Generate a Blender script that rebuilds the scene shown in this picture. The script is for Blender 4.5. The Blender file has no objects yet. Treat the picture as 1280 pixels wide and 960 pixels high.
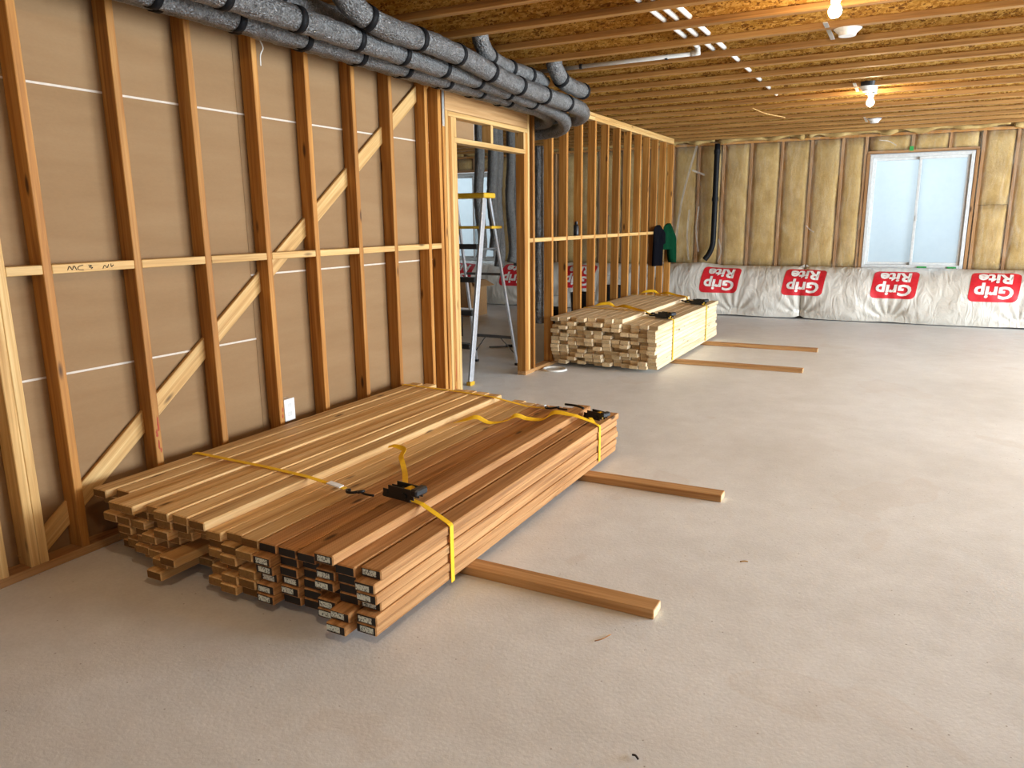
import bpy, bmesh, math, random
from mathutils import Matrix, Vector, noise, Euler

random.seed(7)
SC = bpy.context.scene
COL = SC.collection
CAM_H = 1.45

# ------------------------------------------------------------------ camera
def setup_camera():
    yaw, pit, roll, F = 0.485360562, 0.214294933, -0.0102728213, 934.316
    cy, sy, cp, sp, cr, sr = math.cos(yaw), math.sin(yaw), math.cos(pit), math.sin(pit), math.cos(roll), math.sin(roll)
    f = Vector((-sy*cp, cy*cp, -sp)); r = Vector((cy, sy, 0)); u = r.cross(f)
    r2 = r*cr + u*sr; u2 = -r*sr + u*cr
    m = Matrix((r2, u2, -f)).transposed().to_4x4(); m.translation = (0, 0, CAM_H)
    cd = bpy.data.cameras.new('camera'); cd.sensor_width = 36; cd.lens = F/1280*36; cd.clip_start = .02
    c = bpy.data.objects.new('camera', cd); COL.objects.link(c); c.matrix_world = m
    SC.camera = c
setup_camera()

# ------------------------------------------------------------------ world, large lights, exposure
wd = bpy.data.worlds.new('sky'); SC.world = wd; wd.use_nodes = True
bg = wd.node_tree.nodes['Background']; bg.inputs[0].default_value = (.76, .85, .90, 1); bg.inputs[1].default_value = .62

def area(name, loc, direction, sx, sy, power, col):
    l = bpy.data.lights.new(name, 'AREA'); l.shape = 'RECTANGLE'; l.size = sx; l.size_y = sy; l.energy = power; l.color = col
    o = bpy.data.objects.new(name, l); COL.objects.link(o); o.location = loc
    o.rotation_euler = Vector(direction).to_track_quat('-Z', 'Y').to_euler()
    return o
area('patio_daylight', (6.22, 4.6, 1.25), (-1, 0, -.04), 3.0, 2.2, 640, (.78, .90, 1))
area('second_patio_daylight', (6.22, 8.2, 1.25), (-1, 0, -.04), 3.0, 2.2, 720, (.78, .90, 1))
area('rear_fill_light', (.6, -3.65, 1.3), (0, 1, -.05), 3.4, 1.9, 14, (.9, .95, 1))  # weak fill added behind the camera, no window known there
area('far_window_daylight', (0, 12.75, 1.9), (0, -1, -.35), 1.2, 1.4, 9, (.90, .96, 1))
area('side_room_daylight', (-7.3, 12.75, 1.9), (.2, -1, -.3), 1.2, 1.4, 9, (.90, .96, 1))
SC.view_settings.view_transform = 'Standard'; SC.view_settings.look = 'None'
SC.view_settings.gamma = 1; SC.view_settings.use_curve_mapping = False
SC.view_settings.exposure = 0.28
SC.cycles.use_denoising = True
SC.cycles.max_bounces = 10; SC.cycles.diffuse_bounces = 6; SC.cycles.transparent_max_bounces = 16
SC.cycles.sample_clamp_indirect = 6

# ------------------------------------------------------------------ node helpers
class NT:
    def __init__(s, name):
        s.m = bpy.data.materials.new(name); s.m.use_nodes = True; s.t = s.m.node_tree; s.n = s.t.nodes; s.l = s.t.links
        s.b = s.n['Principled BSDF']; s.out = s.n['Material Output']
    def add(s, typ, **kw):
        n = s.n.new(typ)
        for k, v in kw.items():
            if k.startswith('i_'):
                key = k[2:].replace('_', ' '); n.inputs[int(key) if key.isdigit() else key].default_value = v
            else: setattr(n, k, v)
        return n
    def link(s, a, b): s.l.new(a, b)
    def obj(s, scale, rnd=True):
        tc = s.add('ShaderNodeTexCoord'); mp = s.add('ShaderNodeMapping'); mp.inputs['Scale'].default_value = scale
        if rnd:
            oi = s.add('ShaderNodeObjectInfo'); mu = s.add('ShaderNodeMath', operation='MULTIPLY'); mu.inputs[1].default_value = 37.
            s.link(oi.outputs['Random'], mu.inputs[0])
            ad = s.add('ShaderNodeVectorMath', operation='ADD'); s.link(tc.outputs['Object'], ad.inputs[0]); s.link(mu.outputs[0], ad.inputs[1])
            s.link(ad.outputs[0], mp.inputs[0])
        else: s.link(tc.outputs['Object'], mp.inputs[0])
        return mp.outputs[0]
    def noise(s, vec, scale=1., detail=4., rough=.55, dist=0.):
        n = s.add('ShaderNodeTexNoise', i_Scale=scale, i_Detail=detail, i_Roughness=rough, i_Distortion=dist); s.link(vec, n.inputs['Vector']); return n.outputs['Fac']
    def ramp(s, fac, stops, mode='LINEAR'):
        r = s.add('ShaderNodeValToRGB'); r.color_ramp.interpolation = mode; e = r.color_ramp.elements
        while len(e) < len(stops): e.new(.5)
        for k, (p, c) in enumerate(stops): e[k].position = p; e[k].color = (*c, 1) if len(c) == 3 else c
        s.link(fac, r.inputs[0]); return r.outputs[0]
    def mix(s, fac, a, b, typ='MIX'):
        m = s.add('ShaderNodeMix', data_type='RGBA', blend_type=typ)
        for v, k in ((fac, 0), (a, 6), (b, 7)):
            if hasattr(v, 'links'): s.link(v, m.inputs[k])
            else: m.inputs[k].default_value = v if k == 0 else (*v, 1)
        return m.outputs[2]
    def color(s, v): s.link(v, s.b.inputs['Base Color'])
    def bump(s, h, strength=.3, dist=.01):
        b = s.add('ShaderNodeBump'); b.inputs['Strength'].default_value = strength; b.inputs['Distance'].default_value = dist
        s.link(h, b.inputs['Height']); s.link(b.outputs[0], s.b.inputs['Normal'])
    def rough(s, v, spec=.4): s.b.inputs['Roughness'].default_value = v; s.b.inputs['Specular IOR Level'].default_value = spec

def plain(name, c, rough=.6, metal=0., spec=.4):
    t = NT(name); t.b.inputs['Base Color'].default_value = (*c, 1); t.rough(rough, spec); t.b.inputs['Metallic'].default_value = metal
    v = t.noise(t.obj((9, 9, 9)), 3.); t.color(t.mix(1., c, t.ramp(v, [(.3, (.88,)*3), (.7, (1.06,)*3)]), 'MULTIPLY'))
    return t.m

def wood(name, dark, mid, light, var=.25, rough=.6, knots=True, saw=False):
    """long axis = local Z"""
    t = NT(name)
    a = t.noise(t.obj((34, 34, 1.1)), 1., 3., .6, .6)
    b = t.noise(t.obj((170, 170, 3.2)), 1., 3., .6)
    c = t.ramp(a, [(.28, dark), (.5, mid), (.72, light)])
    c = t.mix(.55, c, t.ramp(b, [(.3, (.72, .66, .58)), (.65, (1.08, 1.06, 1.02))]), 'MULTIPLY')
    big = t.noise(t.obj((3, 3, .9)), 1., 2.)
    c = t.mix(.6, c, t.ramp(big, [(.3, (.82, .78, .74)), (.7, (1.08, 1.08, 1.08))]), 'MULTIPLY')
    if knots:
        vo = t.add('ShaderNodeTexVoronoi', feature='F1', i_Scale=1.); t.link(t.obj((9, 9, 2.4)), vo.inputs['Vector'])
        k = t.ramp(vo.outputs['Distance'], [(.06, (1, 1, 1)), (.13, (0, 0, 0))])
        c = t.mix(k, c, tuple(v*.33 for v in dark))
    oi = t.add('ShaderNodeObjectInfo')
    c = t.mix(1., c, t.ramp(oi.outputs['Random'], [(0, (1-var, 1-var*1.1, 1-var*1.25)), (.5, (1, 1, 1)), (1, (1+var*.35, 1+var*.35, 1+var*.3))]), 'MULTIPLY')
    t.color(c); t.rough(rough, .3)
    hgt = b
    if saw:
        w = t.add('ShaderNodeTexWave', wave_type='BANDS', bands_direction='DIAGONAL', i_Scale=55., i_Distortion=2.); t.link(t.obj((1, 1, 1)), w.inputs['Vector']); hgt = t.mix(.5, b, w.outputs['Color'])
    t.bump(hgt, .25, .002)
    return t.m

M = {}
M['pine'] = wood('pale_pine', (.46, .24, .080), (.72, .46, .20), (.86, .62, .33), .2)
M['white'] = wood('white_spruce', (.56, .41, .225), (.72, .585, .39), (.82, .71, .53), .12)
M['dark'] = wood('treated_brown', (.25, .108, .034), (.48, .24, .090), (.64, .365, .16), .16, .6, True, True)
M['stud'] = wood('stud_fir', (.27, .100, .016), (.44, .190, .036), (.56, .285, .075), .26)
M['studpale'] = wood('stud_pale', (.44, .235, .070), (.60, .365, .135), (.72, .50, .225), .12)
M['wallstud'] = wood('wall_stud_wood', (.26, .125, .05), (.37, .195, .080), (.45, .255, .115), .12)
M['sleeper'] = wood('sleeper_fir', (.32, .155, .055), (.47, .26, .105), (.57, .35, .165), .1)
M['flange'] = wood('joist_flange', (.23, .105, .028), (.37, .185, .052), (.47, .262, .086), .08, .6, False)
def M_endgrain(name, c):
    t = NT(name); n = t.noise(t.obj((90, 90, 90)), 1., 4.); oi = t.add('ShaderNodeObjectInfo')
    t.color(t.mix(1., t.ramp(n, [(.3, tuple(v*.72 for v in c)), (.7, c)]), t.ramp(oi.outputs['Random'], [(0, (.52, .46, .38)), (.35, (.85, .82, .78)), (.7, (1, 1, 1)), (1, (1.12, 1.12, 1.1))]), 'MULTIPLY')); t.rough(.8, .2); return t.m
M['endpine'] = M_endgrain('pine_end_grain', (.31, .165, .052)); M['endwhite'] = M_endgrain('spruce_end_grain', (.76, .58, .34))
M['blackend'] = plain('black_end_paint', (.012, .009, .008), .55)
M['black'] = plain('black_plastic', (.012, .012, .013), .42)
M['blackmetal'] = plain('black_metal', (.02, .02, .022), .38, .6)
M['yellow'] = plain('yellow_webbing', (.86, .50, .012), .65)
M['yellowplastic'] = plain('yellow_plastic', (.62, .36, .02), .5)
M['alu'] = plain('aluminium', (.72, .75, .80), .38, .75)
M['steel'] = plain('galvanised_steel', (.55, .55, .53), .4, .8)
M['whiteplastic'] = plain('white_plastic', (.80, .80, .78), .4)
M['pex'] = plain('white_pipe', (.84, .82, .76), .4)
M['conduit'] = plain('grey_conduit', (.50, .48, .44), .5)
M['vinyl'] = plain('white_vinyl', (.62, .62, .60), .45)
M['abs'] = plain('black_pipe', (.008, .008, .009), .5, 0., .15)
M['tape'] = plain('black_duct_strap', (.006, .006, .007), .6, 0., .12)
M['seam'] = plain('seam_tape', (.60, .52, .44), .7)
M['red'] = plain('red_print', (.60, .018, .028), .45)
M['printwhite'] = plain('white_print', (.78, .74, .68), .5)
M['ink'] = plain('marker_ink', (.03, .02, .015), .8)
M['redpaint'] = plain('red_marking_paint', (.34, .05, .025), .8)
M['green'] = plain('green_cloth', (.002, .034, .013), .85, 0., .05)
M['blackcloth'] = plain('black_cloth', (.004, .004, .006), .9, 0., .05)
M['cardboard'] = plain('cardboard', (.36, .20, .085), .8)
M['concwall'] = plain('concrete_wall', (.42, .41, .39), .85)
M['plasterboard'] = plain('painted_board', (.40, .39, .37), .8)
M['treadblack'] = plain('dark_tread', (.035, .034, .033), .5, 0., .2)
M['greytool'] = plain('grey_metal', (.14, .14, .14), .5, .5)

def m_floor():
    t = NT('concrete_slab')
    a = t.noise(t.obj((.55, .55, .55), False), 1., 5., .6, .4)
    b = t.noise(t.obj((6, 6, 6), False), 1., 6., .65)
    f = t.noise(t.obj((70, 70, 70), False), 1., 4., .7)
    c = t.ramp(a, [(.3, (.62, .62, .61)), (.5, (.705, .715, .715)), (.7, (.755, .77, .775))])
    c = t.mix(.6, c, t.ramp(b, [(.3, (.84, .83, .82)), (.7, (1.06, 1.06, 1.06))]), 'MULTIPLY')
    c = t.mix(.5, c, t.ramp(f, [(.3, (.86, .86, .86)), (.62, (1.04, 1.04, 1.04))]), 'MULTIPLY')
    # dried water stains with a tide-mark edge
    s = t.noise(t.obj((.9, .9, .9), False), 1.3, 3., .5, .3)
    c = t.mix(t.ramp(s, [(.62, (0, 0, 0)), (.633, (.16,)*3), (.655, (.09,)*3), (.8, (.14,)*3)]), c, (.50, .40, .31))
    sp = t.add('ShaderNodeTexVoronoi', i_Scale=1.); t.link(t.obj((16, 16, 16), False), sp.inputs['Vector'])
    c = t.mix(t.ramp(sp.outputs['Distance'], [(.03, (.8,)*3), (.06, (0, 0, 0))]), c, (.2, .17, .14))
    t.color(c); t.rough(.5, .45)
    r = t.add('ShaderNodeMapRange', i_To_Min=.36, i_To_Max=.62); t.link(b, r.inputs[0]); t.link(r.outputs[0], t.b.inputs['Roughness'])
    t.bump(t.mix(.5, b, f), .35, .006)
    return t.m
M['floor'] = m_floor()

def m_drywall():
    t = NT('drywall_back_paper'); a = t.noise(t.obj((1.2, 1.2, 9), False), 1., 4.); b = t.noise(t.obj((60, 60, 160), False), 1., 3.)
    c = t.ramp(a, [(.3, (.25, .145, .068)), (.7, (.285, .172, .085))]); c = t.mix(.3, c, t.ramp(b, [(.3, (.88,)*3), (.7, (1.05,)*3)]), 'MULTIPLY')
    t.color(c); t.rough(.85, .2); t.bump(b, .15, .002); return t.m
M['drywall'] = m_drywall()

def m_osb():
    t = NT('oriented_strand_board')
    cols = []
    v0 = t.obj((1, 1, 1))
    for ang, seed in ((.45, 0.), (-.7, 5.3), (1.25, 9.1)):
        mp = t.add('ShaderNodeMapping'); mp.inputs['Rotation'].default_value = (ang*.6, ang, ang*.5); mp.inputs['Location'].default_value = (seed,)*3; mp.inputs['Scale'].default_value = (95, 95, 24)
        t.link(v0, mp.inputs[0]); vo = t.add('ShaderNodeTexVoronoi', i_Scale=1.); t.link(mp.outputs[0], vo.inputs['Vector']); cols.append(vo)
    sel = t.noise(v0, 55., 2.)
    def flake(vo):
        sx = t.add('ShaderNodeSeparateColor'); t.link(vo.outputs['Color'], sx.inputs[0])
        return t.ramp(sx.outputs[0], [(0, (.15, .056, .008)), (.22, (.37, .175, .026)), (.6, (.56, .315, .060)), (1, (.72, .47, .14))])
    c = t.mix(t.ramp(sel, [(.47, (0, 0, 0)), (.5, (1, 1, 1))]), flake(cols[0]), flake(cols[1]))
    sel2 = t.noise(v0, 34., 2.); c = t.mix(t.ramp(sel2, [(.54, (0, 0, 0)), (.57, (1, 1, 1))]), c, flake(cols[2]))
    f = t.noise(v0, 90., 3.); c = t.mix(.5, c, t.ramp(f, [(.3, (.75, .7, .62)), (.7, (1.06,)*3)]), 'MULTIPLY')
    t.color(c); t.rough(.6, .3); t.bump(sel, .3, .003); return t.m
M['osb'] = m_osb()

def m_foil(name, lo, hi, metal):
    t = NT(name); v = t.obj((1, 1, 1)); a = t.noise(v, 48., 5., .65, 1.4); b = t.noise(v, 190., 3., .6)
    vo = t.add('ShaderNodeTexVoronoi', feature='DISTANCE_TO_EDGE', i_Scale=60.); t.link(v, vo.inputs['Vector'])
    t.color(t.mix(.45, t.ramp(a, [(.3, lo), (.68, hi)]), t.ramp(b, [(.35, (.62,)*3), (.65, (1.15,)*3)]), 'MULTIPLY')); t.rough(.38, .5); t.b.inputs['Metallic'].default_value = metal
    t.bump(t.mix(.5, a, vo.outputs['Distance']), 1., .02); return t.m
M['foil'] = m_foil('crinkled_foil', (.06, .059, .058), (.28, .277, .274), .65); M['greyfoil'] = m_foil('dull_grey_foil', (.05, .048, .045), (.17, .165, .155), .4)

def m_batt():
    t = NT('fibreglass_batt'); a = t.noise(t.obj((5, 5, 3)), 1., 5., .65); b = t.noise(t.obj((60, 60, 40)), 1., 3.)
    c = t.ramp(a, [(.25, (.31, .19, .062)), (.5, (.45, .295, .110)), (.75, (.57, .405, .18))]); c = t.mix(.5, c, t.ramp(b, [(.3, (.8, .78, .72)), (.7, (1.08,)*3)]), 'MULTIPLY')
    t.color(c); t.rough(.9, .15); t.bump(t.mix(.5, a, b), .5, .012); return t.m
M['batt'] = m_batt()

def m_film(name, fac_base, tint, rough=.22):
    t = NT(name); v = t.obj((1, 1, 1)); a = t.noise(v, 3.2, 5., .65, 1.2)
    st = t.obj((7, 7, 1.4)); b = t.noise(st, 1.6, 4., .6, 1.5)
    t.b.inputs['Base Color'].default_value = (*tint, 1); t.rough(rough, .6); t.bump(t.mix(.5, a, b), .7, .04)
    tr = t.add('ShaderNodeBsdfTransparent'); mx = t.add('ShaderNodeMixShader')
    fr = t.add('ShaderNodeMapRange', i_From_Min=.42, i_From_Max=.75, i_To_Min=fac_base, i_To_Max=min(1., fac_base+.20)); t.link(b, fr.inputs[0])
    t.link(fr.outputs[0], mx.inputs[0]); t.link(tr.outputs[0], mx.inputs[1]); t.link(t.b.outputs[0], mx.inputs[2]); t.link(mx.outputs[0], t.out.inputs[0])
    return t.m
M['film'] = m_film('vapour_barrier_film', .025, (.80, .70, .52))

def m_blanket():
    t = NT('blanket_facing'); v = t.obj((1, 1, 1), False); a = t.noise(v, 2.2, 2., .5, .5); st = t.obj((7, 3.2, 3.2), False); b = t.noise(st, 1., 4., .5, 2.2)
    t.color(t.ramp(a, [(.3, (.55, .505, .43)), (.7, (.66, .62, .55))])); t.rough(.22, .7); t.bump(t.mix(.75, a, b), .5, .05); return t.m
M['blanket'] = m_blanket()

def m_pane():
    t = NT('filmed_glass'); v = t.obj((1, 1, 1)); n = t.noise(v, 14., 5., .65); n2 = t.noise(v, 2.2, 3.)
    t.color(t.ramp(t.mix(.5, n, n2), [(.35, (.66, .75, .80)), (.65, (.80, .87, .91))])); t.rough(.25, .5)
    tl = t.add('ShaderNodeBsdfTranslucent'); tl.inputs[0].default_value = (.80, .90, .95, 1)
    m1 = t.add('ShaderNodeMixShader'); m1.inputs[0].default_value = .55; t.link(t.b.outputs[0], m1.inputs[1]); t.link(tl.outputs[0], m1.inputs[2])
    tr = t.add('ShaderNodeBsdfTransparent'); tr.inputs[0].default_value = (.93, .97, .99, 1)
    m2 = t.add('ShaderNodeMixShader'); m2.inputs[0].default_value = .62; t.link(m1.outputs[0], m2.inputs[1]); t.link(tr.outputs[0], m2.inputs[2])
    t.link(m2.outputs[0], t.out.inputs[0]); return t.m
M['pane'] = m_pane()

def m_label():
    t = NT('printed_end_label'); v = t.obj((1, 1, 1)); mp = t.add('ShaderNodeMapping'); mp.inputs['Scale'].default_value = (230, 330, 1); t.link(v, mp.inputs[0])
    vo = t.add('ShaderNodeTexVoronoi', distance='CHEBYCHEV', i_Scale=1.); t.link(mp.outputs[0], vo.inputs['Vector'])
    s = t.add('ShaderNodeSeparateColor'); t.link(vo.outputs['Color'], s.inputs[0])
    t.color(t.ramp(s.outputs[0], [(.0, (.10, .11, .10)), (.15, (.10, .11, .10)), (.19, (.58, .62, .55)), (1, (.72, .76, .68))])); t.rough(.5, .3); return t.m
M['label'] = m_label()

def m_emit(name, c, s):
    t = NT(name); t.b.inputs['Base Color'].default_value = (*c, 1); t.b.inputs['Emission Color'].default_value = (*c, 1); t.b.inputs['Emission Strength'].default_value = s; return t.m
M['brightbulb'] = m_emit('bright_lit_bulb', (1, .80, .56), 1000)
M['bulb'] = m_emit('lit_bulb', (1, .78, .52), 380)

# ------------------------------------------------------------------ object helpers
W = {}
def link(name, data, mats, parent, mw, label=None, cat=None, group=None, kind=None):
    o = bpy.data.objects.new(name, data); COL.objects.link(o)
    if data is not None and mats is not None and len(data.materials) == 0:
        for m in (mats if isinstance(mats, (list, tuple)) else [mats]): data.materials.append(M[m])
    if parent is not None:
        o.parent = parent; o.matrix_parent_inverse = W[parent].inverted()
    o.matrix_basis = mw; W[o] = mw.copy()
    if label: o['label'] = label
    if cat: o['category'] = cat
    if group: o['group'] = group
    if kind: o['kind'] = kind
    return o
def empty(name, loc=(0, 0, 0), label=None, cat=None, group=None, kind=None, parent=None):
    o = link(name, None, None, parent, Matrix.Translation(loc), label, cat, group, kind); o.empty_display_size = .1; return o

CACHE = {}
def bar_mesh(a, b, L, bev=.0025, mats=('stud',)):
    k = (round(a, 4), round(b, 4), round(L, 4), bev, tuple(mats))
    if k in CACHE: return CACHE[k]
    bm = bmesh.new(); bmesh.ops.create_cube(bm, size=1)
    for v in bm.verts: v.co = Vector((v.co.x*a, v.co.y*b, v.co.z*L))
    if bev: bmesh.ops.bevel(bm, geom=bm.edges[:], offset=bev, segments=1, affect='EDGES')
    if len(mats) > 1:
        for f in bm.faces:
            if abs(f.normal.z) > .95: f.material_index = 1
    me = bpy.data.meshes.new('bar'); bm.to_mesh(me); bm.free()
    for m in mats: me.materials.append(M[m])
    CACHE[k] = me; return me
def frame(zd, xd, loc):
    z = Vector(zd).normalized(); x = Vector(xd); x = (x - z*x.dot(z)).normalized(); y = z.cross(x)
    m = Matrix((x, y, z)).transposed().to_4x4(); m.translation = loc; return m
def bar(name, p0, p1, xd, a, b, mats, parent=None, bev=.0025, **kw):
    """box of section a (along xd) x b from p0 to p1"""
    p0, p1 = Vector(p0), Vector(p1); mats = (mats,) if isinstance(mats, str) else mats
    return link(name, bar_mesh(a, b, (p1-p0).length, bev, mats), None, parent, frame(p1-p0, xd, (p0+p1)/2), **kw)
def addbox(bm, lo, hi, bev=0.):
    r = bmesh.ops.create_cube(bm, size=1); lo, hi = Vector(lo), Vector(hi)
    for v in r['verts']: v.co = Vector(((lo.x+hi.x)/2+v.co.x*(hi.x-lo.x), (lo.y+hi.y)/2+v.co.y*(hi.y-lo.y), (lo.z+hi.z)/2+v.co.z*(hi.z-lo.z)))
    if bev: bmesh.ops.bevel(bm, geom=list({e for v in r['verts'] for e in v.link_edges}), offset=bev, segments=1, affect='EDGES')
def fin(name, bm, mats, parent=None, mw=None, smooth=False, **kw):
    bmesh.ops.recalc_face_normals(bm, faces=bm.faces[:])
    if smooth:
        for f in bm.faces: f.smooth = True
    me = bpy.data.meshes.new(name); bm.to_mesh(me); bm.free()
    return link(name, me, mats, parent, mw or Matrix(), **kw)
def box(name, lo, hi, mats, parent=None, bev=0., **kw):
    lo, hi = Vector(lo), Vector(hi); c = (lo+hi)/2; bm = bmesh.new(); addbox(bm, lo-c, hi-c, bev)
    return fin(name, bm, mats, parent, Matrix.Translation(c), **kw)
def spline(pts, per=8):
    pts = [Vector(p) for p in pts]; out = []
    P = [2*pts[0]-pts[1]]+pts+[2*pts[-1]-pts[-2]]
    for i in range(1, len(P)-2):
        a, b, c, d = P[i-1:i+3]
        for k in range(per):
            t = k/per; out.append(.5*((2*b)+(c-a)*t+(2*a-5*b+4*c-d)*t*t+(3*b-a-3*c+d)*t**3))
    out.append(pts[-1]); return out
def resample(pts, step):
    out = [pts[0]]; acc = 0.
    for a, b in zip(pts, pts[1:]):
        L = (b-a).length; d = step-acc
        while d <= L: out.append(a.lerp(b, d/L)); d += step
        acc = (acc+L) % step
    if (out[-1]-pts[-1]).length > step*.3: out.append(pts[-1])
    return out
def tube(bm, path, rad, seg=12, cap=True, jitter=0., jscale=30., seed=0.):
    n = len(path); rings = []; prev = None
    for i, p in enumerate(path):
        t = (path[min(i+1, n-1)]-path[max(i-1, 0)]).normalized()
        if prev is None: u = t.orthogonal().normalized()
        else: u = (prev-t*prev.dot(t)).normalized()
        prev = u; v = t.cross(u); r = rad(i/(n-1)) if callable(rad) else rad; ring = []
        for k in range(seg):
            a = 2*math.pi*k/seg; d = u*math.cos(a)+v*math.sin(a)
            rr = r
            if jitter: rr += jitter*noise.noise((p+d*r)*jscale+Vector((seed, 0, 0)))
            ring.append(bm.verts.new(p+d*rr))
        rings.append(ring)
    for r0, r1 in zip(rings, rings[1:]):
        for k in range(seg): bm.faces.new((r0[k], r0[(k+1) % seg], r1[(k+1) % seg], r1[k]))
    if cap: bm.faces.new(rings[0][::-1]); bm.faces.new(rings[-1])
    return rings
def pipe(name, pts, r, mats, parent=None, seg=12, per=6, smooth_path=True, **kw):
    path = spline(pts, per) if smooth_path and len(pts) > 2 else [Vector(p) for p in pts]
    bm = bmesh.new(); o = path[0].copy(); tube(bm, [p-o for p in path], r, seg)
    return fin(name, bm, mats, parent, Matrix.Translation(o), smooth=True, **kw)
def ribbon(name, pts, lat, w, th, mats, parent=None, per=8, smooth_path=True, **kw):
    """flat strap of width w along pts; lat: one lateral vector or one per point"""
    pts = [Vector(p) for p in pts]
    lats = [Vector(l) for l in lat] if isinstance(lat, list) else [Vector(lat)]*len(pts)
    if smooth_path: P = spline(pts, per); Lt = spline(lats, per)
    else: P, Lt = pts, lats
    bm = bmesh.new(); rows = []; n = len(P); o = P[0].copy()
    for i, p in enumerate(P):
        t = (P[min(i+1, n-1)]-P[max(i-1, 0)]).normalized(); l = Lt[i]; l = (l-t*l.dot(t)).normalized(); nn = t.cross(l)
        rows.append([bm.verts.new(p-o+l*sx*w/2+nn*sz*th/2) for sx, sz in ((-1, -1), (1, -1), (1, 1), (-1, 1))])
    for a, b in zip(rows, rows[1:]):
        for k in range(4): bm.faces.new((a[k], a[(k+1) % 4], b[(k+1) % 4], b[k]))
    bm.faces.new(rows[0][::-1]); bm.faces.new(rows[-1])
    return fin(name, bm, mats, parent, Matrix.Translation(o), **kw)
NUM = 'zero first second third fourth fifth sixth seventh eighth ninth tenth eleventh twelfth thirteenth fourteenth fifteenth sixteenth seventeenth eighteenth'.split()

# ================================================================== SETTING
SX0, SX1, SY0, SY1 = -8.6, 6.0, -3.4, 12.1
WX = -3.17                                  # front face of the stud wall
JZ, JD = 2.60, .302                         # joist underside, joist depth
# floor
fl = box('floor', (SX0-.3, SY0-.3, -.12), (SX1+.3, SY1+.4, 0), 'floor', label='grey trowelled concrete basement slab with faint stains', kind='structure')

# side room's far wall, right wall with a patio door opening, rear wall with an opening added for fill light
box('wall_side_room', (SX0-.15, SY0, 0), (SX0, SY1, JZ+JD), 'plasterboard', label='plain pale wall closing the side room', kind='structure')
wr = empty('wall_right', (SX1, 0, 0), label='pale wall with two wide patio door openings', kind='structure')
for lo, hi in (((SX1, SY0, 0), (SX1+.15, 3.1, JZ+JD)), ((SX1, 6.1, 0), (SX1+.15, 6.7, JZ+JD)), ((SX1, 9.7, 0), (SX1+.15, SY1, JZ+JD)), ((SX1, 3.1, 2.36), (SX1+.15, 6.1, JZ+JD)), ((SX1, 6.7, 2.36), (SX1+.15, 9.7, JZ+JD))):
    box('wall_panel', lo, hi, 'plasterboard', wr)
we = empty('wall_rear', (0, SY0, 0), label='pale unseen wall with a wide opening added for fill light', kind='structure')
for lo, hi in (((SX0, SY0-.15, 0), (-1.1, SY0, JZ+JD)), ((2.3, SY0-.15, 0), (SX1, SY0, JZ+JD)), ((-1.1, SY0-.15, 2.25), (2.3, SY0, JZ+JD)), ((-1.1, SY0-.15, 0), (2.3, SY0, .35))):
    box('wall_panel', lo, hi, 'plasterboard', we)

# ------------------------------------------------------------------ ceiling: subfloor and I-joists
ce = empty('ceiling', (0, 0, JZ), label='open ceiling of wooden I-joists under a strand board subfloor', kind='structure')
jys = [3.94+.4835*k for k in range(-15, 17)]
y0 = SY0
for k in range(13):
    y1 = min(y0+1.22, SY1+.3)
    if y1 > y0+.1: box('subfloor_panel', (SX0, y0+.0015, JZ+JD), (SX1, y1-.0015, JZ+JD+.018), 'osb', ce)
    y0 = y1
for yf in jys:
    j = empty('joist', (SX0, yf-.03, JZ), parent=ce)
    bar('flange', (SX0, yf-.03, JZ+.019), (SX1, yf-.03, JZ+.019), (0, 1, 0), .06, .038, 'flange', j)
    bar('flange', (SX0, yf-.03, JZ+JD-.019), (SX1, yf-.03, JZ+JD-.019), (0, 1, 0), .06, .038, 'flange', j)
    bar('web', (SX0, yf-.03, JZ+JD/2), (SX1, yf-.03, JZ+JD/2), (0, 1, 0), .0095, JD-.07, 'osb', j, bev=0)

# ------------------------------------------------------------------ left stud wall
wl = empty('wall_left', (WX, 0, 0), label='long open stud wall with a framed doorway and brown drywall behind its near half', kind='structure')
SB, ST, D = .038, 2.515, .089
XC = WX-D/2
def stud(yfar, z0=SB, z1=ST, mat='stud', name='stud', lean=0.):
    return bar(name, (XC, yfar-.019, z0), (XC, yfar-.019+lean, z1), (0, 1, 0), .038, D, mat, wl)
near = [1.12, 1.55, 1.900, 2.321, 2.722, 3.141, 3.534, 3.945, 4.328, 4.751]
for k, y in enumerate([-2.9+.406*i for i in range(10)]+near):
    stud(y, mat='studpale' if y == 1.55 else 'stud')
stud(1.676, mat='studpale'); stud(1.714+.001, mat='studpale')
# plates
bar('bottom_plate', (XC, SY0, .019), (XC, 5.137, .019), (0, 0, 1), .038, D, 'sleeper', wl)
bar('bottom_plate', (XC, 6.294, .019), (XC, 11.13, .019), (0, 0, 1), .038, D, 'sleeper', wl)
for z in (ST+.019, ST+.057):
    for a, b in ((SY0, 3.2), (3.2, 8.02), (8.02, 11.13)):
        bar('top_plate', (XC, a+.001, z), (XC, b-.001, z), (0, 0, 1), .037, D, 'studpale', wl)
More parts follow.
